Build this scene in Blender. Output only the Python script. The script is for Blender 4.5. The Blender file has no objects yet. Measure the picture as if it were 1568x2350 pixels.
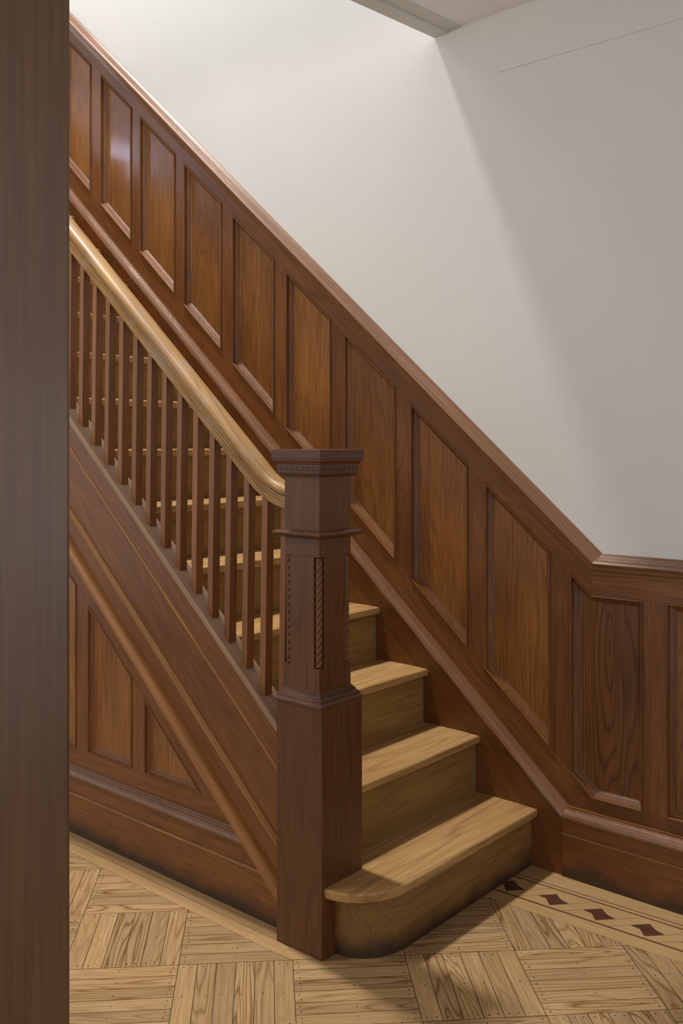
import bpy, bmesh, math, random
from mathutils import Vector, Matrix
random.seed(7)
S = bpy.context.scene
COL = S.collection

# ------------------------------------------------------------------ camera
CAM = (1.7692, -1.9585, 1.4297)
YAW = 0.714025
cd = bpy.data.cameras.new('camera')
cd.sensor_fit = 'AUTO'; cd.sensor_width = 36.0
cd.lens = 2201.08 / 2350 * 36.0
cd.shift_y = -(1175 - 1014.8) / 2350
cd.clip_start = 0.05
cam = bpy.data.objects.new('camera', cd); COL.objects.link(cam)
cam.location = CAM; cam.rotation_euler = (math.pi / 2, 0, YAW)
S.camera = cam

# ------------------------------------------------------------------ world, lights, exposure
S.view_settings.view_transform = 'Standard'
S.view_settings.look = 'None'
S.view_settings.gamma = 1.0
S.view_settings.exposure = 0.0
try: S.view_settings.use_curve_mapping = False
except Exception: pass
w = bpy.data.worlds.new('world'); S.world = w; w.use_nodes = True
bg = w.node_tree.nodes['Background']
bg.inputs[0].default_value = (0.97, 0.985, 1.0, 1); bg.inputs[1].default_value = 0.58
wtc = w.node_tree.nodes.new('ShaderNodeTexCoord'); wsep = w.node_tree.nodes.new('ShaderNodeSeparateXYZ'); wmr = w.node_tree.nodes.new('ShaderNodeMapRange')
w.node_tree.links.new(wtc.outputs['Generated'], wsep.inputs[0]); w.node_tree.links.new(wsep.outputs[2], wmr.inputs['Value'])
wmr.inputs['From Min'].default_value = 0.25; wmr.inputs['From Max'].default_value = 0.9; wmr.inputs['To Min'].default_value = 0.87; wmr.inputs['To Max'].default_value = 0.15
w.node_tree.links.new(wmr.outputs[0], bg.inputs[1])

def area(name, loc, target, sx, sy, power, color, spread=180):
    ld = bpy.data.lights.new(name, 'AREA'); ld.shape = 'RECTANGLE'; ld.size = sx; ld.size_y = sy
    ld.energy = power; ld.color = color; ld.spread = math.radians(spread)
    o = bpy.data.objects.new(name, ld); COL.objects.link(o); o.location = loc
    d = Vector(target) - Vector(loc)
    o.rotation_euler = d.to_track_quat('-Z', 'Y').to_euler()
    return o
# daylight falling down the stairwell from the floor above through a skylight
area('skylight', (-2.20, 0.20, 7.50), (-1.0, 0.20, 0), 0.30, 0.42, 158, (1.0, 0.99, 0.95), 110)
area('upper_wall_fill', (-3.0, -2.2, 5.60), (-1.7, 0.9, 2.2), 0.9, 0.9, 23, (0.95, 0.97, 1.0))  # added soft fill light to brighten the upper left wall and panels
# landing window high on the left, in the stairwell
for dy in (-0.15, 0.13):
    area('landing_window_light', (-5.0, -1.06 + dy, 3.84), (-2.2, 0.93, 2.85), 0.15, 0.26, 4.5, (0.62, 0.68, 1.0))
# hall lamp behind the camera
area('hall_light', (-1.3, -1.55, 2.86), (-0.9, -0.4, 0.3), 0.7, 0.6, 27, (1.0, 0.91, 0.77))
# daylight from a window at the right end of the hall
area('hall_window_light', (3.45, -0.05, 1.30), (0.99, -1.5, 1.25), 0.8, 0.75, 2.6, (0.82, 0.88, 1.0))

# ------------------------------------------------------------------ materials
def lin(c):
    return tuple((x / 255 / 12.92) if x / 255 <= 0.04045 else ((x / 255 + 0.055) / 1.055) ** 2.4 for x in c) + (1,)

def N(nt, t, **kw):
    n = nt.nodes.new(t)
    for k, v in kw.items(): setattr(n, k, v)
    return n

def ramp(nt, fac, stops):
    r = N(nt, 'ShaderNodeValToRGB'); e = r.color_ramp.elements
    e[0].position, e[0].color = stops[0]; e[1].position, e[1].color = stops[-1]
    for p, c in stops[1:-1]:
        x = e.new(p); x.color = c
    nt.links.new(fac, r.inputs[0]); return r.outputs[0]

def mixc(nt, fac, a, b, mode='MIX'):
    m = N(nt, 'ShaderNodeMix', data_type='RGBA', blend_type=mode)
    for s, v in ((m.inputs[0], fac), (m.inputs[6], a), (m.inputs[7], b)):
        if hasattr(v, 'links'): nt.links.new(v, s)
        else: s.default_value = v
    return m.outputs[2]

def math_(nt, op, a, b=0.0, clamp=False):
    m = N(nt, 'ShaderNodeMath', operation=op, use_clamp=clamp)
    for s, v in ((m.inputs[0], a), (m.inputs[1], b)):
        if hasattr(v, 'links'): nt.links.new(v, s)
        else: s.default_value = v
    return m.outputs[0]

def wood(name, base, dark, light, grain='z', figure=7.0, fstr=0.32, rough=0.42, coat=0.18, patch=0.5, dirt=0.0, cr=0.2, arch=None,
         wear=0.0, uv=False, gscale=1.0):
    m = bpy.data.materials.new(name); m.use_nodes = True; nt = m.node_tree; L = nt.links
    b = nt.nodes['Principled BSDF']
    tc = N(nt, 'ShaderNodeTexCoord')
    if uv:
        vec = tc.outputs['UV']
        at = N(nt, 'ShaderNodeAttribute', attribute_name='tone')
        rnd = at.outputs['Fac']
    else:
        oi = N(nt, 'ShaderNodeObjectInfo'); rnd = oi.outputs['Random']
        cx = N(nt, 'ShaderNodeCombineXYZ')
        L.new(math_(nt, 'MULTIPLY', rnd, 13.7), cx.inputs[0]); L.new(math_(nt, 'MULTIPLY', rnd, 7.3), cx.inputs[1]); L.new(math_(nt, 'MULTIPLY', rnd, 29.1), cx.inputs[2])
        va = N(nt, 'ShaderNodeVectorMath', operation='ADD')
        # bring the grain direction onto local X
        mp0 = N(nt, 'ShaderNodeMapping')
        rot = {'x': (0, 0, 0), 'y': (0, 0, -math.pi / 2), 'z': (0, math.pi / 2, 0), 'slope': (0, -math.atan(0.877), 0)}[grain]
        mp0.inputs['Rotation'].default_value = rot
        L.new(tc.outputs['Object'], mp0.inputs[0]); L.new(mp0.outputs[0], va.inputs[0]); L.new(cx.outputs[0], va.inputs[1])
        vec = va.outputs[0]
    def mapped(sc):
        mp = N(nt, 'ShaderNodeMapping'); mp.inputs['Scale'].default_value = sc
        L.new(vec, mp.inputs[0]); return mp.outputs[0]
    g = gscale
    n1 = N(nt, 'ShaderNodeTexNoise'); n1.inputs['Scale'].default_value = 1; n1.inputs['Detail'].default_value = 1.5; n1.inputs['Roughness'].default_value = 0.45
    L.new(mapped((0.95 * g, 10 * g, 10 * g)), n1.inputs['Vector'])
    f = math_(nt, 'MULTIPLY', n1.outputs['Fac'], figure * 2.2)
    if arch:      # cathedral figure: tall rings round one heart point, in the board's own plane
        sa = N(nt, 'ShaderNodeSeparateXYZ'); L.new(tc.outputs['Object'], sa.inputs[0])
        dx = math_(nt, 'MULTIPLY', math_(nt, 'SUBTRACT', sa.outputs[0], arch[0]), 70.0)
        dz = math_(nt, 'MULTIPLY', math_(nt, 'SUBTRACT', sa.outputs[2], arch[1]), 8.5)
        rr = math_(nt, 'SQRT', math_(nt, 'ADD', math_(nt, 'POWER', math_(nt, 'ABSOLUTE', dx), 2.0), math_(nt, 'POWER', math_(nt, 'ABSOLUTE', dz), 2.0)))
        f = math_(nt, 'ADD', math_(nt, 'MULTIPLY', rr, 1.25), math_(nt, 'MULTIPLY', n1.outputs['Fac'], 11.0))
    f = math_(nt, 'PINGPONG', f, 0.5); f = math_(nt, 'MULTIPLY', f, 2.0)
    rings = ramp(nt, f, [(0.0, (1, 1, 1, 1)), (0.14, (0.6, 0.6, 0.6, 1)), (0.45, (0.12, 0.12, 0.12, 1)), (0.8, (0, 0, 0, 1))])
    n2 = N(nt, 'ShaderNodeTexNoise'); n2.inputs['Scale'].default_value = 1; n2.inputs['Detail'].default_value = 6; n2.inputs['Roughness'].default_value = 0.65
    L.new(mapped((5, 150, 150)), n2.inputs['Vector'])
    fib = ramp(nt, n2.outputs['Fac'], [(0.36, (0, 0, 0, 1)), (0.68, (1, 1, 1, 1))])
    n3 = N(nt, 'ShaderNodeTexNoise'); n3.inputs['Scale'].default_value = 1; n3.inputs['Detail'].default_value = 3
    L.new(mapped((2.0, 7, 7)), n3.inputs['Vector'])
    pt = ramp(nt, n3.outputs['Fac'], [(0.3, (0, 0, 0, 1)), (0.7, (1, 1, 1, 1))])
    c = mixc(nt, math_(nt, 'MULTIPLY', pt, patch), lin(base), lin(light))
    fs = math_(nt, 'MULTIPLY', rings, fstr)
    if uv: fs = math_(nt, 'MULTIPLY', fs, math_(nt, 'ADD', math_(nt, 'MULTIPLY', math_(nt, 'FRACT', math_(nt, 'MULTIPLY', rnd, 7.31)), 1.1), 0.2), True)
    c = mixc(nt, fs, c, lin(dark))
    c = mixc(nt, math_(nt, 'MULTIPLY', fib, 0.5), c, lin(dark))
    # board to board difference
    tone = math_(nt, 'ADD', math_(nt, 'MULTIPLY', rnd, 0.26), 0.87)
    hs = N(nt, 'ShaderNodeHueSaturation'); L.new(c, hs.inputs['Color']); L.new(tone, hs.inputs['Value'])
    c = hs.outputs[0]
    if wear > 0:
        n4 = N(nt, 'ShaderNodeTexNoise'); n4.inputs['Scale'].default_value = 9; n4.inputs['Detail'].default_value = 6
        L.new(vec, n4.inputs['Vector'])
        wr = ramp(nt, n4.outputs['Fac'], [(0.52, (0, 0, 0, 1)), (0.62, (1, 1, 1, 1))])
        c = mixc(nt, math_(nt, 'MULTIPLY', wr, wear), c, lin((150, 138, 125)))
    if dirt > 0:
        # grime rubbed into the wood along the floor, ragged upper edge
        sp = N(nt, 'ShaderNodeSeparateXYZ'); L.new(tc.outputs['Object'], sp.inputs[0])
        n5 = N(nt, 'ShaderNodeTexNoise'); n5.inputs['Scale'].default_value = 6; n5.inputs['Detail'].default_value = 7; n5.inputs['Roughness'].default_value = 0.6
        L.new(tc.outputs['Object'], n5.inputs['Vector'])
        hgt = math_(nt, 'SUBTRACT', math_(nt, 'MULTIPLY', n5.outputs['Fac'], 0.125), sp.outputs[2])
        dm = ramp(nt, math_(nt, 'ADD', math_(nt, 'MULTIPLY', hgt, 12.0), 0.35), [(0.35, (0, 0, 0, 1)), (0.95, (1, 1, 1, 1))])
        c = mixc(nt, math_(nt, 'MULTIPLY', dm, dirt), c, lin((44, 34, 28)))
    L.new(c, b.inputs['Base Color'])
    ro = math_(nt, 'ADD', math_(nt, 'MULTIPLY', n3.outputs['Fac'], 0.16), rough - 0.08)
    L.new(ro, b.inputs['Roughness'])
    b.inputs['Specular IOR Level'].default_value = 0.36; b.inputs['Coat Weight'].default_value = coat * 0.7; b.inputs['Coat Roughness'].default_value = cr
    bp = N(nt, 'ShaderNodeBump'); bp.inputs['Strength'].default_value = 0.12; bp.inputs['Distance'].default_value = 0.001
    L.new(n2.outputs['Fac'], bp.inputs['Height']); L.new(bp.outputs[0], b.inputs['Normal'])
    return m

OAK = dict(base=(118, 71, 33), dark=(68, 38, 18), light=(148, 96, 44))
PALE = dict(base=(176, 144, 100), dark=(118, 82, 44), light=(188, 160, 122))
M = {
 'oak_z': wood('stained_oak_upright', grain='z', **OAK),
 'oak_panel': wood('stained_oak_panel', grain='z', figure=8, fstr=0.42, patch=0.9, coat=0.3, cr=0.12, base=(130, 81, 36), dark=(76, 43, 19), light=(160, 107, 48)),
 'oak_cathedral': wood('stained_oak_cathedral_panel', grain='z', figure=8, fstr=0.8, patch=0.6, coat=0.3, cr=0.12, arch=(.398, .78), **OAK),
 'oak_mould': wood('sheen_tinted_oak_moulding', grain='slope', base=(122, 82, 54), dark=(82, 52, 32), light=(142, 102, 74), figure=2, fstr=0.06, rough=0.30, coat=0.7),  # window sheen on the mouldings painted in as a paler, greyer oak
 'oak_base': wood('scuffed_oak_baseboard', grain='x', dirt=0.8, **OAK),
 'oak_x': wood('stained_oak_level', grain='x', **OAK),
 'oak_y': wood('stained_oak_cross', grain='y', **OAK),
 'oak_s': wood('stained_oak_sloping', grain='slope', **OAK),
 'baluster': wood('oak_baluster', grain='z', base=(136, 86, 46), dark=(88, 52, 26), light=(156, 104, 58), figure=4, fstr=0.25),
 'oak_bead': wood('pale_oak_bead', grain='x', base=(148, 104, 62), dark=(96, 60, 32), light=(164, 120, 74), figure=3, fstr=0.15),  # bead in a lighter tone than the oak around it
 'oak_bead_s': wood('pale_oak_moulding', grain='slope', base=(150, 100, 50), dark=(98, 60, 30), light=(170, 118, 62), figure=3, fstr=0.2, rough=0.5, coat=0.05),  # string beads and shoe, lighter than the string itself
 'newel': wood('dark_oak_newel', grain='z', base=(102, 62, 31), dark=(60, 35, 18), light=(120, 76, 40), figure=5, fstr=0.35, patch=0.5, rough=0.42),
 'newel_x': wood('dark_oak_newel_level', grain='x', base=(94, 57, 35), dark=(58, 33, 19), light=(108, 69, 43), figure=4, fstr=0.3, rough=0.33),
 'rail': wood('worn_oak_handrail', grain='slope', base=(168, 126, 70), dark=(104, 68, 34), light=(186, 146, 90), figure=5, fstr=0.5, wear=0.35, rough=0.50, coat=0.08),
 'string_top': wood('dusty_oak_string_top', grain='slope', base=(158, 126, 100), dark=(108, 78, 56), light=(174, 148, 126), figure=3, fstr=0.2, patch=0.6, rough=0.5, coat=0.1),
 'tread': wood('worn_pine_tread', grain='y', base=(184, 142, 88), dark=(128, 86, 42), light=(204, 170, 116), figure=3.5, fstr=0.5, rough=0.45, coat=0.12, patch=0.6),
 'riser': wood('pine_riser', grain='y', base=(140, 104, 54), dark=(92, 62, 30), light=(158, 122, 68), figure=4, fstr=0.35, rough=0.4, patch=0.7),
 'riser_low': wood('scuffed_pine_riser', grain='y', base=(132, 94, 48), dark=(84, 54, 28), light=(150, 112, 62), figure=3, fstr=0.3, rough=0.4, patch=0.8, dirt=0.85),
 'post': wood('foreground_post_wood', grain='z', base=(98, 68, 44), dark=(68, 46, 28), light=(112, 80, 54), figure=3, fstr=0.15, patch=0.7, rough=0.34, coat=0.35),
 'floor': wood('oak_parquet', uv=True, figure=8.5, fstr=0.9, gscale=1.2, rough=0.36, coat=0.25, patch=0.5, **PALE),
 'border': wood('pale_floor_border', uv=True, figure=5, fstr=0.14, rough=0.36, coat=0.25, patch=0.5, base=(182, 147, 100), dark=(142, 104, 64), light=(194, 162, 118)),
 'inlay': wood('dark_walnut_inlay', uv=True, base=(84, 50, 33), dark=(62, 34, 22), light=(96, 60, 42), figure=3, fstr=0.2),
}

def flat(name, col, rough=0.8, noise=0.0, nscale=3.0, bump=0.0, bscale=60):
    m = bpy.data.materials.new(name); m.use_nodes = True; nt = m.node_tree
    b = nt.nodes['Principled BSDF']; b.inputs['Roughness'].default_value = rough
    b.inputs['Base Color'].default_value = lin(col)
    tc = N(nt, 'ShaderNodeTexCoord')
    if noise > 0:
        n = N(nt, 'ShaderNodeTexNoise'); n.inputs['Scale'].default_value = nscale; n.inputs['Detail'].default_value = 4
        nt.links.new(tc.outputs['Object'], n.inputs['Vector'])
        c = mixc(nt, n.outputs['Fac'], lin(tuple(x * (1 - noise) for x in col)), lin(tuple(min(255, x * (1 + noise)) for x in col)))
        nt.links.new(c, b.inputs['Base Color'])
    if bump > 0:
        n = N(nt, 'ShaderNodeTexNoise'); n.inputs['Scale'].default_value = bscale; n.inputs['Detail'].default_value = 5
        nt.links.new(tc.outputs['Object'], n.inputs['Vector'])
        bp = N(nt, 'ShaderNodeBump'); bp.inputs['Strength'].default_value = bump; bp.inputs['Distance'].default_value = 0.002
        nt.links.new(n.outputs['Fac'], bp.inputs['Height']); nt.links.new(bp.outputs[0], b.inputs['Normal'])
    return m
M['plaster'] = flat('cream_plaster', (219, 216, 212), 0.85, 0.018, 1.6, 0.35, 9)
M['ceiling'] = flat('ceiling_paint', (240, 239, 240), 0.85, 0.01, 2)
M['casing'] = flat('painted_casing', (204, 204, 196), 0.6)
M['gap'] = flat('dark_joint', (50, 32, 18), 0.9)
M['nail'] = flat('nail_hole', (48, 34, 24), 0.9)
M['caulk'] = flat('grey_caulk', (118, 116, 104), 0.8)

# ------------------------------------------------------------------ mesh helpers
def link(name, bm, mat, parent=None, smooth=False, bevel=0.0):
    bmesh.ops.recalc_face_normals(bm, faces=bm.faces)
    me = bpy.data.meshes.new(name); bm.to_mesh(me); bm.free()
    mats = mat if isinstance(mat, (list, tuple)) else [mat]
    for x in mats: me.materials.append(M[x])
    if smooth:
        for p in me.polygons: p.use_smooth = True
    o = bpy.data.objects.new(name, me); COL.objects.link(o)
    if parent is not None: o.parent = parent
    if bevel > 0:
        b = o.modifiers.new('bevel', 'BEVEL'); b.width = bevel; b.segments = 2; b.limit_method = 'ANGLE'; b.angle_limit = math.radians(35)
    return o

def root(name, label, cat, group=None):
    o = bpy.data.objects.new(name, None); COL.objects.link(o); o.empty_display_size = 0.1
    o['label'] = label; o['category'] = cat
    if group: o['group'] = group
    return o

def structure(o, label, cat):
    o['kind'] = 'structure'; o['label'] = label; o['category'] = cat; return o

def box(bm, x0, x1, y0, y1, z0, z1):
    v = [bm.verts.new((x, y, z)) for x in (x0, x1) for y in (y0, y1) for z in (z0, z1)]
    for f in ((0, 1, 3, 2), (4, 6, 7, 5), (0, 4, 5, 1), (2, 3, 7, 6), (0, 2, 6, 4), (1, 5, 7, 3)):
        bm.faces.new([v[i] for i in f])

def prism(bm, poly, a0, a1, axis='y'):
    """poly in (x,z) extruded along y, or (x,y) extruded along z, or (y,z) extruded along x"""
    def P(p, a):
        return {'y': (p[0], a, p[1]), 'z': (p[0], p[1], a), 'x': (a, p[0], p[1])}[axis]
    A = [bm.verts.new(P(p, a0)) for p in poly]; B = [bm.verts.new(P(p, a1)) for p in poly]
    n = len(poly)
    bm.faces.new(A); bm.faces.new(B[::-1])
    for i in range(n): bm.faces.new((A[i], A[(i + 1) % n], B[(i + 1) % n], B[i]))

def sweep(bm, path, prof, closed=False):
    """path: (x,z) points; prof: closed loop of (n,y): n is offset to the left of the path, mitred"""
    n = len(path); rings = []
    for i in range(n):
        p = Vector(path[i])
        a = Vector(path[i - 1]) if (i > 0 or closed) else None
        c = Vector(path[(i + 1) % n]) if (i < n - 1 or closed) else None
        d1 = (p - a).normalized() if a is not None else (c - p).normalized()
        d2 = (c - p).normalized() if c is not None else d1
        n1 = Vector((-d1.y, d1.x)); n2 = Vector((-d2.y, d2.x))
        m = (n1 + n2).normalized(); k = 1 / max(0.2, m.dot(n1))
        rings.append([bm.verts.new((p.x + m.x * k * q[0], q[1], p.y + m.y * k * q[0])) for q in prof])
    k = len(prof)
    for i in range(n if closed else n - 1):
        A, B = rings[i], rings[(i + 1) % n]
        for j in range(k): bm.faces.new((A[j], A[(j + 1) % k], B[(j + 1) % k], B[j]))
    if not closed:
        bm.faces.new(rings[0]); bm.faces.new(rings[-1][::-1])

def square_lathe(bm, cx, cy, prof, cap=True):
    """stack of square sections: prof = [(half, z), ...]"""
    R = [[bm.verts.new((cx + sx * h, cy + sy * h, z)) for sx, sy in ((-1, -1), (1, -1), (1, 1), (-1, 1))] for h, z in prof]
    for A, B in zip(R, R[1:]):
        for j in range(4): bm.faces.new((A[j], A[(j + 1) % 4], B[(j + 1) % 4], B[j]))
    if cap: bm.faces.new(R[0][::-1]); bm.faces.new(R[-1])

# ================================================================== STRUCTURE
# ---- floor: sub-base plus parquet boards, one object
def clip(poly, n, d):
    """keep the side n.p <= d"""
    out = []
    for i in range(len(poly)):
        p, q = poly[i], poly[(i + 1) % len(poly)]
        a = n[0] * p[0] + n[1] * p[1] - d; b = n[0] * q[0] + n[1] * q[1] - d
        if a <= 0: out.append(p)
        if (a < 0 < b) or (b < 0 < a):
            t = a / (a - b); out.append((p[0] + t * (q[0] - p[0]), p[1] + t * (q[1] - p[1])))
    return out

def floor():
    bm = bmesh.new(); uvl = bm.loops.layers.uv.new('UVMap'); tl = bm.verts.layers.float.new('tone')
    box(bm, -5.5, 4.2, -4.6, 1.1, -0.12, -0.0012)
    for f in bm.faces: f.material_index = 1
    def face(poly, z, mi, dirv, off, tone):
        if len(poly) < 3: return
        ar = sum(poly[i][0] * poly[(i + 1) % len(poly)][1] - poly[(i + 1) % len(poly)][0] * poly[i][1] for i in range(len(poly)))
        if abs(ar) < 2e-5 and mi != 2: return
        if ar < 0: poly = poly[::-1]
        vs = [bm.verts.new((p[0], p[1], z)) for p in poly]
        for v in vs: v[tl] = tone
        f = bm.faces.new(vs); f.material_index = mi
        for l in f.loops:
            x, y = l.vert.co.x, l.vert.co.y
            l[uvl].uv = (x * dirv[0] + y * dirv[1] + off[0], -x * dirv[1] + y * dirv[0] + off[1])
    def dot(x, y, r=0.0017, el=(1, 0)):
        k = 7; vs = [bm.verts.new((x + r * math.cos(6.283 * i / k), y + r * math.sin(6.283 * i / k), 0.0003)) for i in range(k)]
        bm.faces.new(vs).material_index = 2
    O = Vector((-.2854, -.2679)); a = Vector((.219, -.2155)); b = Vector((.2185, .2225))
    sh = 0.04
    inR = lambda x, y: y < .620 + sh * (x - .15) - .002
    nb = Vector((-b.y, b.x)).normalized(); db = nb.dot(O + b)     # left of the line through O+b along b
    NB = 6; gap = 0.0009
    for i in range(-14, 16):
        for j in range(-14, 16):
            c0 = O + i * a + j * b
            if not (-3.2 < c0.x < 3.4 and -4.2 < c0.y < 1.0): continue
            along_a = (i + j) % 2 == 0
            u, v = (a, b) if along_a else (b, a)
            ul, vl = u.length, v.length; ud, vd = u / ul, v / vl
            for k in range(NB):
                s0, s1 = vl * k / NB + gap, vl * (k + 1) / NB - gap
                q = [c0 + ud * gap + vd * s0, c0 + ud * (ul - gap) + vd * s0, c0 + ud * (ul - gap) + vd * s1, c0 + ud * gap + vd * s1]
                poly = [(p.x, p.y) for p in q]
                poly = clip(poly, (-sh, 1), .620 - sh * .15 - gap)
                off = (random.random() * 40, random.random() * 40); tone = random.random() ** 1.3
                off = (off[0], off[1])
                P1 = clip(poly, (nb.x, nb.y), db)                       # right of the line
                P2 = clip(clip(poly, (-nb.x, -nb.y), -db), (0, 1), -.049 - gap)
                P3 = clip(clip(poly, (-nb.x, -nb.y), -db), (-1, 0), 0)
                for P in (P1, P2, P3): face(P, 0, 0, (ud.x, ud.y), off, tone)
                mid = (s0 + s1) / 2
                for (t, w_) in ((.014, -.011), (.016, .011), (ul - .014, -.012), (ul - .016, .011), (ul * .5, random.uniform(-.008, .008))):
                    p = c0 + ud * (t + random.uniform(-.002, .002)) + vd * (mid + w_)
                    if inR(p.x, p.y) and (nb.dot(p) < db or p.y < -.052 or p.x > 0) and abs(p.x) < 1.8 and p.y > -1.4: dot(p.x, p.y, random.uniform(.0016, .0027))
    # borders
    def strip(y0, y1, x0, x1, mi, tilt, tone=None, xl=None, off=None):
        f = lambda x, y: (x, y + tilt * (x - .15))
        face([f(x0, y0), f(x1, y0), f(x1, y1), f(x0, y1)], 0, mi, (1, tilt), off or (random.random() * 9, random.random() * 9), random.random() if tone is None else tone)
    for y0, y1 in ((-.049, -.0009), (.0, .055)):
        xs = [-5.2, -3.1, -1.75, -.262, -.12]
        for x0, x1 in zip(xs, xs[1:]): strip(y0 + .0, y1 - .0005, x0, x1 - .0008, 3, 0)
    xl = -.08
    face([(-.1205, -.0485), (-.072, -.0485), (-.02, .004), (-.1205, .004)], 0, 3, (1, 0), (3, 3), .4)
    for y0, y1, mi in ((.6200, .6772, 3), (.6780, .6838, 4), (.6844, .8010, 3), (.8018, .8062, 4), (.8068, .8230, 3), (.8236, .8262, 4), (.8268, .935, 3)):
        xs = [-.4, 1.35, 4.1] if mi == 3 else [-.4, 4.1]
        for x0, x1 in zip(xs, xs[1:]): strip(y0, y1, x0, x1 - .0008, mi, sh, tone=.5)
    for k in range(-1, 22):
        f = lambda x, y: (x, y + sh * (x - .15))
        cxx = .1565 + .15 * k
        # six-pointed outline: two sharp ends, two corners, two notches
        P = [(cxx - .0515, .7305), (cxx - .0098, .7741), (cxx + .0190, .7490), (cxx + .0510, .7386), (cxx + .0080, .6945), (cxx - .0205, .7270)]
        vs = [bm.verts.new((*f(*p), .0003)) for p in P]
        for v in vs: v[tl] = random.random()
        c = bm.verts.new((*f(cxx, .734), .0003))
        for q in range(6):
            fc = bm.faces.new((vs[q], c, vs[(q + 1) % 6])); fc.material_index = 4
            for l in fc.loops: l[uvl].uv = (l.vert.co.x, l.vert.co.y)
        # thin joint lines from one diamond to the next
        for (p, q) in (((cxx + .051, .7386), (cxx + .111, .8010)), ((cxx - .0515, .7305), (cxx - .097, .6842)),):
            p, q = Vector(f(*p)), Vector(f(*q)); d = (q - p).normalized() * .0004; n = Vector((-d.y, d.x))
            bm.faces.new([bm.verts.new((*t, .0003)) for t in (p - n, q - n, q + n, p + n)]).material_index = 1
    o = link('floor', bm, ['floor', 'gap', 'nail', 'border', 'inlay'])
    structure(o, 'light oak parquet floor in diagonal squares with a dark diamond border', 'floor')
floor()

# ---- walls and ceiling
bm = bmesh.new(); box(bm, -6.0, 4.2, .958, 1.10, -.12, 5.6)
prism(bm, [(-6.0, 1.375 + .874 * 6.0), (.379, 1.044), (4.2, 1.044), (4.2, 5.6), (-6.0, 5.6)] if 1.375 + .874 * 6.0 < 5.6 else [(-4.79, 5.6), (.379, 1.044 ), (4.2, 1.044), (4.2, 5.6)], .935, .96)
structure(link('wall_right', bm, 'plaster'), 'cream plaster wall rising above the stair panelling', 'wall')

bm = bmesh.new()
prism(bm, [(-.3180 - .0878 * (.5428 + 4.6) , -4.6), (4.2, -4.6), (4.2, .935), (-.2853 , .935), (-.3180, .5428)], 2.93, 3.22, 'z')
box(bm, -6.0, -.79, -4.6, -.45, 2.93, 3.22)
structure(link('ceiling', bm, 'ceiling'), 'off-white hall ceiling ending at the open stairwell edge', 'ceiling')

bm = bmesh.new()
def edge_strip(bm, o0, o1, z0):
    e = lambda y: -.2853 - (.935 - y) * .0878
    P = [(e(.934) + o0, .934), (e(-.8) + o0, -.8), (e(-.8) + o1, -.8), (e(.934) + o1, .934)]
    prism(bm, P, z0, 2.931, 'z')
edge_strip(bm, 0, .062, 2.918); edge_strip(bm, .062, .118, 2.925)
structure(link('trim_1', bm, 'casing'), 'painted casing strip along the stairwell opening edge', 'trim')
bm = bmesh.new(); box(bm, -.015, 4.1, .9315, .936, 2.722, 2.931)
structure(link('trim_2', bm, 'plaster', bevel=.0015), 'painted flat band on the wall just under the ceiling', 'trim')

# ================================================================== FOREGROUND POST
r = root('wooden_post', 'tall dark brown wooden post cutting off the left side of the picture', 'post')
bm = bmesh.new(); box(bm, .788, .988, -1.86, -1.444, 0, 2.925)
link('shaft', bm, 'post', r, bevel=.005)

# ================================================================== WALL PANELLING
W = .920          # face of stiles and rails
B_TOP = 1.313; A_TOP = .874; H_TOP = 1.0042
A_P = .877; B_PT = 1.2408; H_PT = .9354; B_PB = .5831; H_PB = .275
A_S = .88; B_S = .4681; H_S = .2338
XL, XR = -3.9, 3.0
wr = root('wall_panelling', 'stained oak wainscot climbing the wall beside the stairs and turning level', 'panelling')
def kink(a, b, h): return (b - h) / a
# cap moulding
bm = bmesh.new()
prof = [(0, .936), (0, .912), (.010, .909), (.016, .900), (.026, .896), (.032, .888), (.038, .884), (.043, .886), (.047, .893), (.050, .905), (.053, .906), (.056, .918), (.059, .919), (.066, .930), (.066, .936)]
k0 = kink(A_TOP, B_TOP, H_TOP)
sweep(bm, [(XL, B_TOP - A_TOP * XL), (k0, H_TOP), (XR, H_TOP)], prof)
o = link('cap_moulding', bm, 'oak_mould', wr)
# rails, as sheets with thickness between two lines
bm = bmesh.new()
kt = kink(A_P, B_PT, H_PT)
for poly in ([(XL, B_PT - A_P * XL), (kt, H_PT), (k0, H_TOP + .004), (XL, B_TOP - A_TOP * XL + .005)],): prism(bm, poly, W, .957)
link('top_rail', bm, 'oak_s', wr)
bm = bmesh.new(); prism(bm, [(kt, H_PT), (XR, H_PT), (XR, H_TOP + .004), (k0, H_TOP + .004)], W, .957)
link('top_rail', bm, 'oak_x', wr)
kb = kink(A_P, B_PB, H_PB); ks = kink(A_S, B_S, H_S)
bm = bmesh.new(); prism(bm, [(XL, B_S - A_S * XL - .02), (ks, H_S - .02), (kb, H_PB), (XL, B_PB - A_P * XL)], W, .957)
link('bottom_rail', bm, 'oak_s', wr)
bm = bmesh.new(); prism(bm, [(ks, H_S - .02), (XR, H_S - .02), (XR, H_PB), (kb, H_PB)], W, .957)
link('bottom_rail', bm, 'oak_x', wr)

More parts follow.
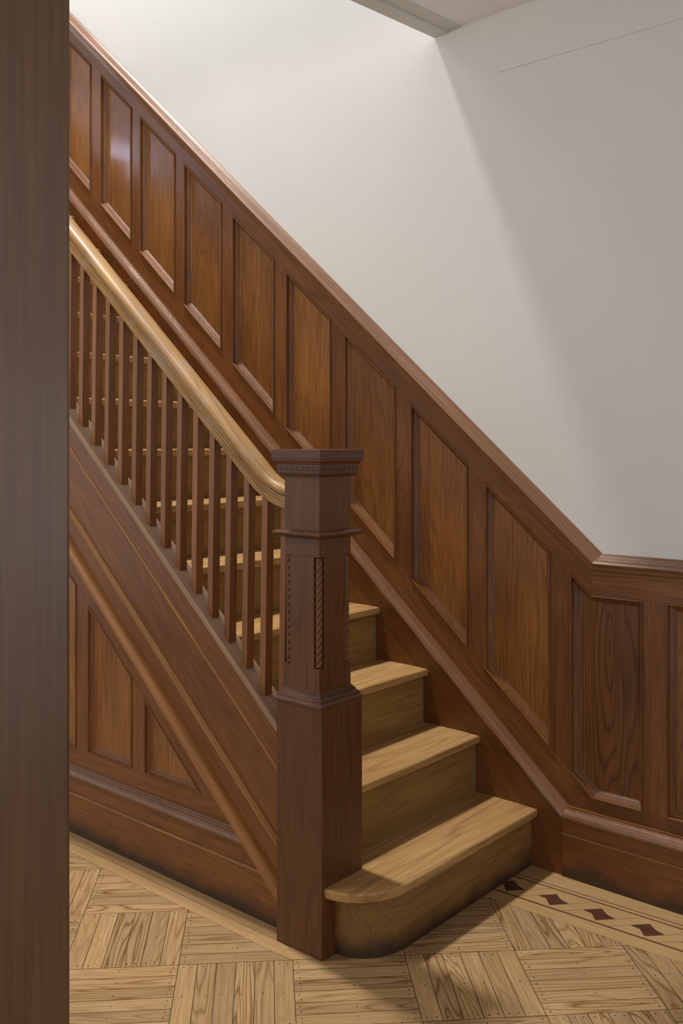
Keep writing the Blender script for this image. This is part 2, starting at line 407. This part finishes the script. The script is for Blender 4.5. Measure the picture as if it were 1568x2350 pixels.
zt = lambda x: max(H_PT, B_PT - A_P * x) if x < kt else H_PT
zb = lambda x: (B_PB - A_P * x) if x < kb else H_PB
edges = [(-3.745, -3.490), (-3.4175, -3.1625), (-3.089, -2.834), (-2.7605, -2.5055 + .0)]
meas = [(-2.682, -2.427), (-2.340, -2.0873), (-2.0181, -1.7547), (-1.6886, -1.4313), (-1.360, -1.1005), (-1.0312, -.7806), (-.7091, -.4544), (-.3825, -.1273), (-.0581, .1977), (.2711, .5202), (.5939, .845)]
bays = [(-2.682 - .329 * k, -2.427 - .329 * k) for k in (3, 2, 1)] + meas + [(.919 + .325 * k, 1.170 + .325 * k) for k in range(6)]
FR = [(0, .9185), (.0, .955), (.026, .955), (.026, .9445), (.0225, .9425), (.0205, .9405), (.0195, .9385), (.0085, .9290), (.0075, .9240), (.0068, .9180), (.0058, .9150), (.0036, .9136), (.0014, .9146)]
for i, (x0, x1) in enumerate(bays):
    if x0 < kt < x1: out = [(x0, zb(x0)), (kb, H_PB), (x1, H_PB), (x1, H_PT), (kt, H_PT), (x0, zt(x0))]
    else: out = [(x0, zb(x0)), (x1, zb(x1)), (x1, zt(x1)), (x0, zt(x0))]
    # recessed field
    cx = (x0 + x1) / 2; cz = (zb(cx) + zt(cx)) / 2
    bm = bmesh.new(); prism(bm, out, .9445, .957)
    p = link('panel', bm, 'oak_cathedral' if x0 < kt < x1 else 'oak_panel', wr)
    bm = bmesh.new(); sweep(bm, out, FR, closed=True)
    link('panel_moulding', bm, 'oak_z', p)
    if i + 1 < len(bays):
        a, b = x1, bays[i + 1][0]
        bm = bmesh.new(); prism(bm, [(a, zb(a)), (b, zb(b)), (b, zt(b)), (a, zt(a))], W + .0006, .957)
        link('stile', bm, 'oak_z', wr)
# base cap moulding following the stairs then level
bm = bmesh.new()
prof = [(0, .936), (-.002, .913), (-.006, .912), (-.008, .907), (-.012, .906), (-.014, .901), (-.022, .894), (-.032, .891), (-.040, .894), (-.044, .902), (-.045, .936)]
prof = prof[::-1]
sweep(bm, [(XL, B_S - A_S * XL), (ks, H_S), (XR, H_S)], prof)
link('base_moulding', bm, 'oak_mould', wr)
# stair skirt board below it and the level baseboard
bm = bmesh.new()
poly = [(XL, B_S - A_S * XL - .03), (ks - .0, H_S - .03), (.2475, .16), (.2475, -.002), (-.1, -.002), (-1.2, .9), (XL, -.88 * XL - .2)]
prism(bm, poly, .912, .9365)
link('skirt_board', bm, 'oak_s', wr)
bm = bmesh.new()
sweep(bm, [(.248, .1387), (XR, .1387)], [(-.1387, .9355), (.095, .9355), (.095, .910), (.006, .910), (.004, .9035), (.000, .9035), (-.003, .9065), (-.1387, .9065)])
bead = [(-.0035, .9075), (-.0035, .9045), (-.0015, .9020), (.0015, .9020), (.0040, .9045), (.0045, .9075), (.004, .911), (-.0035, .911)]
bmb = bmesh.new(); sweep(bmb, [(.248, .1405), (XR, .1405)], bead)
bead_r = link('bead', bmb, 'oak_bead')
bead_r.parent = None
structure(link('baseboard_right', bm, 'oak_base', bevel=.0008), 'stained oak baseboard with a bright bead below the level panelling', 'baseboard')

bead_r.parent = bpy.data.objects['baseboard_right']

# ================================================================== STAIRCASE
st = root('staircase', 'straight flight of worn pale treads behind a dark oak closed string', 'staircase')
NS = 17
tipx = lambda k: .3804 - .2259 * k
tz = lambda k: .2009 * k - .004
YI, YO = .118, .912
def nose_steps():
    """(inset, drop) pairs down the front edge of a tread: small round over a flat front"""
    out = []
    for i in range(5):
        t = math.pi / 2 * (1 - i / 4); out.append((.0065 - .0065 * math.cos(t), .0065 - .0065 * math.sin(t)))
    out += [(.0004, .0150), (.0012, .0215)]
    for i in range(4):
        t = math.pi / 2 * (i + 1) / 4; out.append((.0062 - .005 * math.cos(t), .0220 + .005 * math.sin(t)))
    return out
def nose_profile(x_back, x_tip, z):
    pts = [(x_back, z)] + [(x_tip - a, z - d) for a, d in nose_steps()]
    pts.append((x_back, z - .027)); return pts
def bull(a, b, cy, x_off, n=22, y_end=.9115, x_start=0.0):
    """plan outline of the bullnose end: quarter ellipse from the newel face round to the straight front"""
    pts = []
    for i in range(n + 1):
        t = i / n * math.pi / 2
        pts.append((x_off + a * math.sin(t), cy - b * math.cos(t)))
    pts.append((x_off + a, y_end)); return pts
for k in range(1, NS + 1):
    z = tz(k)
    if k == 1:
        # bullnose tread with rounded edge
        bm = bmesh.new(); rings = []
        r_ = .0135
        for ins, dr in nose_steps():
            zz = z - dr
            P = bull(.158 - ins, .190 - ins, .200, -.003)
            P = [(-.105, .9115), (-.105, .176), (-.003, .176), ] + P
            rings.append([bm.verts.new((x, y, zz)) for x, y in P])
        n = len(rings[0])
        for A, B in zip(rings, rings[1:]):
            for j in range(n): bm.faces.new((A[j], A[(j + 1) % n], B[(j + 1) % n], B[j]))
        bm.faces.new(rings[0]); bm.faces.new(rings[-1][::-1])
        link('tread', bm, 'tread', st)['label'] = 'lowest pale tread with a rounded end wrapping the newel'
        bm = bmesh.new()
        P = [(-.06, .9115), (-.06, .176), (-.003, .176)] + bull(.131, .158, .215, 0.0)
        prism(bm, P, 0, z - .0265, 'z')
        link('riser', bm, 'riser_low', st, smooth=False)['label'] = 'curved bullnose riser scuffed along the floor'
        bm = bmesh.new()
        P = [(-.05, .9115), (-.05, .176), (-.003, .176)] + bull(.141, .168, .212, 0.0)
        prism(bm, P, z - .036, z - .0265, 'z')
        link('scotia', bm, 'riser', st)
        continue
    bm = bmesh.new(); prism(bm, nose_profile(tipx(k + 1) - .045, tipx(k), z), YI, YO - .0003)
    link('tread', bm, 'tread', st)
    bm = bmesh.new(); box(bm, tipx(k) - .042, tipx(k) - .0235, YI, YO - .0005, tz(k - 1) - .004, z - .0265)
    link('riser', bm, 'riser', st)
    bm = bmesh.new(); xr = tipx(k) - .0236
    prism(bm, [(xr, z - .0265), (xr + .011, z - .0265), (xr + .010, z - .030), (xr + .003, z - .034), (xr, z - .040)], YI, YO - .001)
    link('scotia', bm, 'riser', st)
# thin caulk line where each riser meets the skirt
for k in range(1, 8):
    bm = bmesh.new(); xr = tipx(k) - (.0236 if k > 1 else .0275)
    z0 = tz(k - 1) if k > 1 else 0
    box(bm, xr, xr + .0022, .9090, .9121, z0, tz(k) - .04)
    link('caulk_line', bm, 'caulk', st)

# closed string with its mouldings, slopes as measured on its face
P0 = .055
bm = bmesh.new()
l1 = lambda x: .3790 - .862 * x       # top of the string under the cap
XS = -3.2
poly = [(XS, l1(XS)), (-.172, l1(-.172)), (-.172, .12), (-.30, .165), (XS, -.06 - .861 * XS)]
prism(bm, poly, .064, .118)
link('string_board', bm, 'oak_s', st)
# upper flat band, lower flat band, raised over the field
bm = bmesh.new()
up = lambda x: .2674 - .8750 * x; lo = lambda x: .0469 - .8614 * x; sh_ = lambda x: -.06 - .861 * x
prism(bm, [(XS, up(XS)), (-.172, up(-.172)), (-.172, l1(-.172)), (XS, l1(XS))], P0, .066)
link('string_upper_band', bm, 'oak_s', st)
bm = bmesh.new()
prism(bm, [(XS, sh_(XS)), (-.172, sh_(-.172)), (-.172, lo(-.172)), (XS, lo(XS))], P0, .066)
link('string_lower_band', bm, 'oak_s', st)
def mould(name, f, prof, mat, x1=-.1755, x0=XS, par=st):
    bm = bmesh.new(); sweep(bm, [(x0, f(x0)), (x1, f(x1))], prof)
    return link(name, bm, mat, par)
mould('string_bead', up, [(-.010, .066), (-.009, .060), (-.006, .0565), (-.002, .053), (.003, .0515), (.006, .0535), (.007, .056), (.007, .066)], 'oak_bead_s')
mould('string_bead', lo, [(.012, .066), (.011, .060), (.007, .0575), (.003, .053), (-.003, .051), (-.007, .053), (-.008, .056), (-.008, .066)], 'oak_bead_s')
# shoe moulding (rounded) along the bottom of the string
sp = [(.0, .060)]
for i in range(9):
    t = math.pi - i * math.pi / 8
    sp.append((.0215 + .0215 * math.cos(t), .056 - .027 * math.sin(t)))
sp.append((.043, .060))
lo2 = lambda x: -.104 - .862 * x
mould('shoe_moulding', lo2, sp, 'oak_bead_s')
# string cap that carries the balusters
cz = lambda x: .4108 - .8616 * x
bm = bmesh.new()
sweep(bm, [(XS, cz(XS)), (-.1645, cz(-.1645))], [(0, .050), (0, .124), (-.016, .124), (-.016, .108), (-.030, .108), (-.030, .066), (-.030, .0555), (-.022, .0545), (-.017, .051), (-.014, .0475), (-.006, .046), (-.001, .0475)])
link('string_cap', bm, 'string_top', st)['label'] = 'dusty sloping cap that carries the balusters'

# ================================================================== PANELLING UNDER THE STAIRS
sp_ = root('spandrel_panelling', 'triangular stained oak panelling under the stairs, left of the newel', 'panelling')
Pf = .060
hyp = lambda x: -.1850 - .8631 * x
FR2 = [(0, Pf - .0015), (0, .0795), (.022, .0795), (.022, .0765), (.0185, .0745), (.015, .0735), (.012, .0700), (.0085, .0685), (.0055, .0640), (.0045, .0575), (.0030, .0550), (.0012, .0560)]
bz = .3079
pan = []
for x1 in (-1.2646,):
    for k in range(4):
        pan.append((x1 - .331 * k - .258, x1 - .331 * k))
quads = [[(a, bz), (b, bz), (b, hyp(b)), (a, hyp(a))] for a, b in pan]
quads.append([(-1.1904, bz), (-.9323, bz), (-.9323, hyp(-.9323)), (-1.1904, hyp(-1.1904))])
xt = (-.1850 - bz) / .8631
quads.append([(-.8610, bz), (xt, bz), (-.8610, hyp(-.8610))])
for q in quads:
    bm = bmesh.new(); prism(bm, q, .0765, .079)
    p = link('panel', bm, 'oak_panel', sp_)
    bm = bmesh.new(); sweep(bm, q, FR2, closed=True); link('panel_moulding', bm, 'oak_z', p)
xs = sorted([q[0][0] for q in quads]); xe = sorted([q[1][0] for q in quads])
for a, b in zip(xe[:-1], xs[1:]):
    bm = bmesh.new(); prism(bm, [(a, bz), (b, bz), (b, hyp(b)), (a, hyp(a))], Pf + .0005, .0797); link('stile', bm, 'oak_z', sp_)
bm = bmesh.new(); prism(bm, [(-3.2, hyp(-3.2)), (xt, bz), (-.40, bz), (-.48, bz + .025), (-3.2, -.07 - .8625 * -3.2)], Pf, .080)
link('sloping_rail', bm, 'oak_s', sp_)
bm = bmesh.new(); prism(bm, [(-3.2, .20), (-.300, .20), (-.418, bz), (-3.2, bz)], Pf + .0003, .0798)
link('bottom_rail', bm, 'oak_x', sp_)
bm = bmesh.new()
sweep(bm, [(-3.2, .2480), (-.30, .2480)], [(0, .070), (-.002, .055), (-.006, .054), (-.008, .049), (-.011, .048), (-.013, .043), (-.020, .037), (-.028, .034), (-.036, .037), (-.039, .045), (-.040, .070)][::-1])
bmesh.ops.bisect_plane(bm, geom=bm.verts[:] + bm.edges[:] + bm.faces[:], plane_co=(0, 0, -.078), plane_no=Vector((.862, 0, 1)).normalized(), clear_outer=True)
bmesh.ops.holes_fill(bm, edges=bm.edges)
link('base_moulding', bm, 'oak_mould', sp_)
bm = bmesh.new()
sweep(bm, [(-3.2, .1432), (-.1757, .1432)], [(-.1432, .075), (.066, .075), (.066, .0535), (.005, .0535), (.003, .0475), (.0, .0475), (-.003, .050), (-.1432, .050)])
# cut the strip above the shoe line by the plane of the slope
geom = bm.verts[:] + bm.edges[:] + bm.faces[:]
nrm = Vector((.862, 0, 1)).normalized()
r_ = bmesh.ops.bisect_plane(bm, geom=geom, plane_co=(0, 0, -.066), plane_no=nrm, clear_outer=True)
bmesh.ops.holes_fill(bm, edges=bm.edges)
link('baseboard', bm, 'oak_base', sp_)
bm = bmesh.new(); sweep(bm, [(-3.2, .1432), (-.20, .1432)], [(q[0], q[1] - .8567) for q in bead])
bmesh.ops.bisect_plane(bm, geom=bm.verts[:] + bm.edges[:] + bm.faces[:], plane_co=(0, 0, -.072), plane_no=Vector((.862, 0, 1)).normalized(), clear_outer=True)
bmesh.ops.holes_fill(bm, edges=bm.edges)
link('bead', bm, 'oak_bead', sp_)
bm = bmesh.new(); box(bm, -.30, -.1757, .0503, .075, 0, .10); prism(bm, [(-.30, .1), (-.1757, .1), (-.1757, .11), (-.30, .19)], .0503, .075)
link('baseboard_end', bm, 'oak_base', sp_)

# ================================================================== NEWEL POST
nw = root('newel_post', 'square dark oak newel post with carved rope corners at the stair foot', 'newel post')
bx, by = -.0876, .0876
sx, sy, sh2 = -.0915, .0842, .0675
bm = bmesh.new(); square_lathe(bm, bx, by, [(.0876, 0), (.0876, .697)]); link('base', bm, 'newel', nw, bevel=.0025)
bm = bmesh.new(); square_lathe(bm, (bx + sx) / 2, (by + sy) / 2, [(.0895, .691), (.0920, .694), (.0915, .699), (.0855, .705), (.0850, .7105), (.0825, .7115), (.0800, .7165), (.0765, .7180), (.0755, .7235), (.0715, .7250), (.0690, .7310)])
link('base_moulding', bm, 'newel_x', nw)
bm = bmesh.new()
square_lathe(bm, sx, sy, [(sh2, .700), (sh2, .797)]); square_lathe(bm, sx, sy, [(sh2, 1.107), (sh2, 1.360)])
g = .021; h = sh2
oct_ = [(-h + g, -h), (h - g, -h), (h - g, -h + g), (h, -h + g), (h, h - g), (h - g, h - g), (h - g, h), (-h + g, h), (-h + g, h - g), (-h, h - g), (-h, -h + g), (-h + g, -h + g)]
prism(bm, [(sx + p[0], sy + p[1]) for p in oct_], .797, 1.107, 'z')
link('shaft', bm, 'newel', nw, bevel=.0012)
R_ = .0103
for qx, qy in ((1, -1), (-1, -1), (1, 1), (-1, 1)):
    bm = bmesh.new(); cx, cy = sx + qx * (h - R_ - .0002), sy + qy * (h - R_ - .0002)
    prev = None; nz = 150; nt_ = 24; z0, z1 = .800, 1.104
    for i in range(nz + 1):
        zz = z0 + (z1 - z0) * i / nz
        end = min(1, min(zz - z0, z1 - zz) / .006)
        ring = []
        for j in range(nt_):
            t = 6.28318 * j / nt_
            lob = abs(math.cos(1.5 * (t - 6.28318 * zz / .064)))
            r0 = R_ * (.62 + .38 * lob ** .5) if .002 < zz - z0 and zz < z1 - .002 else R_ * .98
            ring.append(bm.verts.new((cx + r0 * math.cos(t), cy + r0 * math.sin(t), zz)))
        if prev:
            for j in range(nt_): bm.faces.new((prev[j], prev[(j + 1) % nt_], ring[(j + 1) % nt_], ring[j]))
        else: bm.faces.new(ring[::-1])
        prev = ring
    bm.faces.new(prev)
    o = link('rope_moulding', bm, 'newel', nw, smooth=True); o['label'] = 'carved twisted rope set into the corner'
bm = bmesh.new(); square_lathe(bm, sx, sy, [(.0690, 1.158), (.0800, 1.1635), (.0880, 1.1655), (.0920, 1.1685), (.0930, 1.1725), (.0915, 1.1765), (.0850, 1.1795), (.0690, 1.1815)])
link('collar', bm, 'newel_x', nw)
bm = bmesh.new()
square_lathe(bm, sx, sy, [(.0690, 1.3325), (.0760, 1.3345), (.0800, 1.3385), (.0845, 1.3400), (.0850, 1.3430), (.0838, 1.3440), (.0838, 1.3665), (.0850, 1.3675), (.0862, 1.3710), (.0890, 1.3750), (.0915, 1.3770), (.0920, 1.3825)])
link('cap_moulding', bm, 'newel_x', nw)
bm = bmesh.new(); square_lathe(bm, sx, sy, [(.0930, 1.3822), (.0942, 1.3835), (.0942, 1.4080), (.0932, 1.4092), (.088, 1.4098)]); link('cap_slab', bm, 'newel_x', nw)
# Greek key frieze in low relief
bm = bmesh.new()
U = .0206; n_u = 8; hz = .0205; zb0 = 1.3455; tck = .0016; dep = .0009
def strip2(p, q, face):
    (u0, v0), (u1, v1) = p, q
    a0, a1 = min(u0, u1) - tck / 2, max(u0, u1) + tck / 2; c0, c1 = min(v0, v1) - tck / 2, max(v0, v1) + tck / 2
    H_ = .0838
    if face == 0: box(bm, sx + a0, sx + a1, sy - H_ - dep, sy - H_ + .0005, c0, c1)
    elif face == 1: box(bm, sx + H_ - .0005, sx + H_ + dep, sy + a0, sy + a1, c0, c1)
    elif face == 2: box(bm, sx - a1, sx - a0, sy + H_ - .0005, sy + H_ + dep, c0, c1)
    else: box(bm, sx - H_ - dep, sx - H_ + .0005, sy - a1, sy - a0, c0, c1)
for face in range(4):
    for i in range(n_u):
        u = -U * n_u / 2 + i * U
        key = [(0, 0), (0, 1), (.78, 1), (.78, .25), (.32, .25), (.32, .62), (.55, .62)]
        key = [(u + k_[0] * U, zb0 + .001 + k_[1] * (hz - .006)) for k_ in key]
        for p, q in zip(key, key[1:]): strip2(p, q, face)
    strip2((-U * n_u / 2, zb0 - .0005), (U * n_u / 2, zb0 - .0005), face)
link('greek_key_frieze', bm, 'newel_x', nw)['label'] = 'carved greek key band under the cap'

# ================================================================== BALUSTRADE
bl = root('stair_railing', 'oak handrail on square balusters running down into the newel post', 'railing')
# handrail path: underside of the rail
T = .105; xi = -.262; zi = 1.0040 + .866 * .262
ang = math.atan(.866)
s_ = (xi - T * math.cos(ang), zi + T * math.sin(ang)); e_ = (xi + T, zi)
rad = T / math.tan(ang / 2)
path = [(-3.15, 1.0040 + .866 * 3.15), (-2.0, 1.0040 + .866 * 2.0)]
cxr, czr = e_[0], e_[1] + rad
for i in range(13):
    t = ang * (1 - i / 12)
    path.append((cxr - rad * math.sin(t), czr - rad * math.cos(t)))
path.append((-.150, zi))
yc = .0876
bmr = bmesh.new()
low = [(.0, yc - .029), (.0, yc + .029), (.006, yc + .032), (.030, yc + .032), (.035, yc + .028), (.035, yc - .027), (.032, yc - .0285), (.0305, yc - .0320), (.0245, yc - .0325), (.0235, yc - .0310), (.0215, yc - .0310), (.0205, yc - .0335), (.0130, yc - .0340), (.0120, yc - .0325), (.0100, yc - .0325), (.0090, yc - .0335), (.0045, yc - .0335)]
sweep(bmr, path, low)
link('handrail', bmr, 'rail', bl)['label'] = 'worn golden oak handrail'
bmr = bmesh.new()
top = [(.030, yc - .021), (.030, yc + .021), (.0385, yc + .023), (.0395, yc + .031), (.044, yc + .0345), (.051, yc + .0350), (.058, yc + .0325), (.0635, yc + .025), (.0665, yc + .014), (.0675, yc), (.0665, yc - .014), (.0635, yc - .025), (.058, yc - .0325), (.051, yc - .0350), (.044, yc - .0345), (.0395, yc - .031), (.0385, yc - .023)]
sweep(bmr, path, top)
bmesh.ops.recalc_face_normals(bmr, faces=bmr.faces)
o = link('handrail_top', bmr, 'rail', bl, smooth=True); o['label'] = 'rounded upper part of the handrail, varnish rubbed away'
try:
    mod = o.modifiers.new('es', 'EDGE_SPLIT'); mod.split_angle = math.radians(38)
except Exception: pass

def rail_low(x):
    pts = path
    for p, q in zip(pts, pts[1:]):
        if p[0] <= x <= q[0]: return p[1] + (q[1] - p[1]) * (x - p[0]) / (q[0] - p[0])
    return zi
for i in range(-13, 14):
    xr = -1.247 + .0793 * i; x0 = xr - .0238
    lean = .0130 / .70
    zlo0, zlo1 = cz(x0) - .004, cz(xr) - .004
    y0, y1 = .072, .1015
    def top_at(x, zlo):
        zz = rail_low(x + .012); return zz + .004
    t0, t1 = top_at(x0, zlo0), top_at(xr, zlo1)
    L0, L1 = lean * (t0 - zlo0), lean * (t1 - zlo1)
    bm = bmesh.new()
    prism(bm, [(x0, zlo0), (xr, zlo1), (xr + L1, t1), (x0 + L0, t0)], y0, y1)
    link('baluster', bm, 'baluster', bl, bevel=.0012)
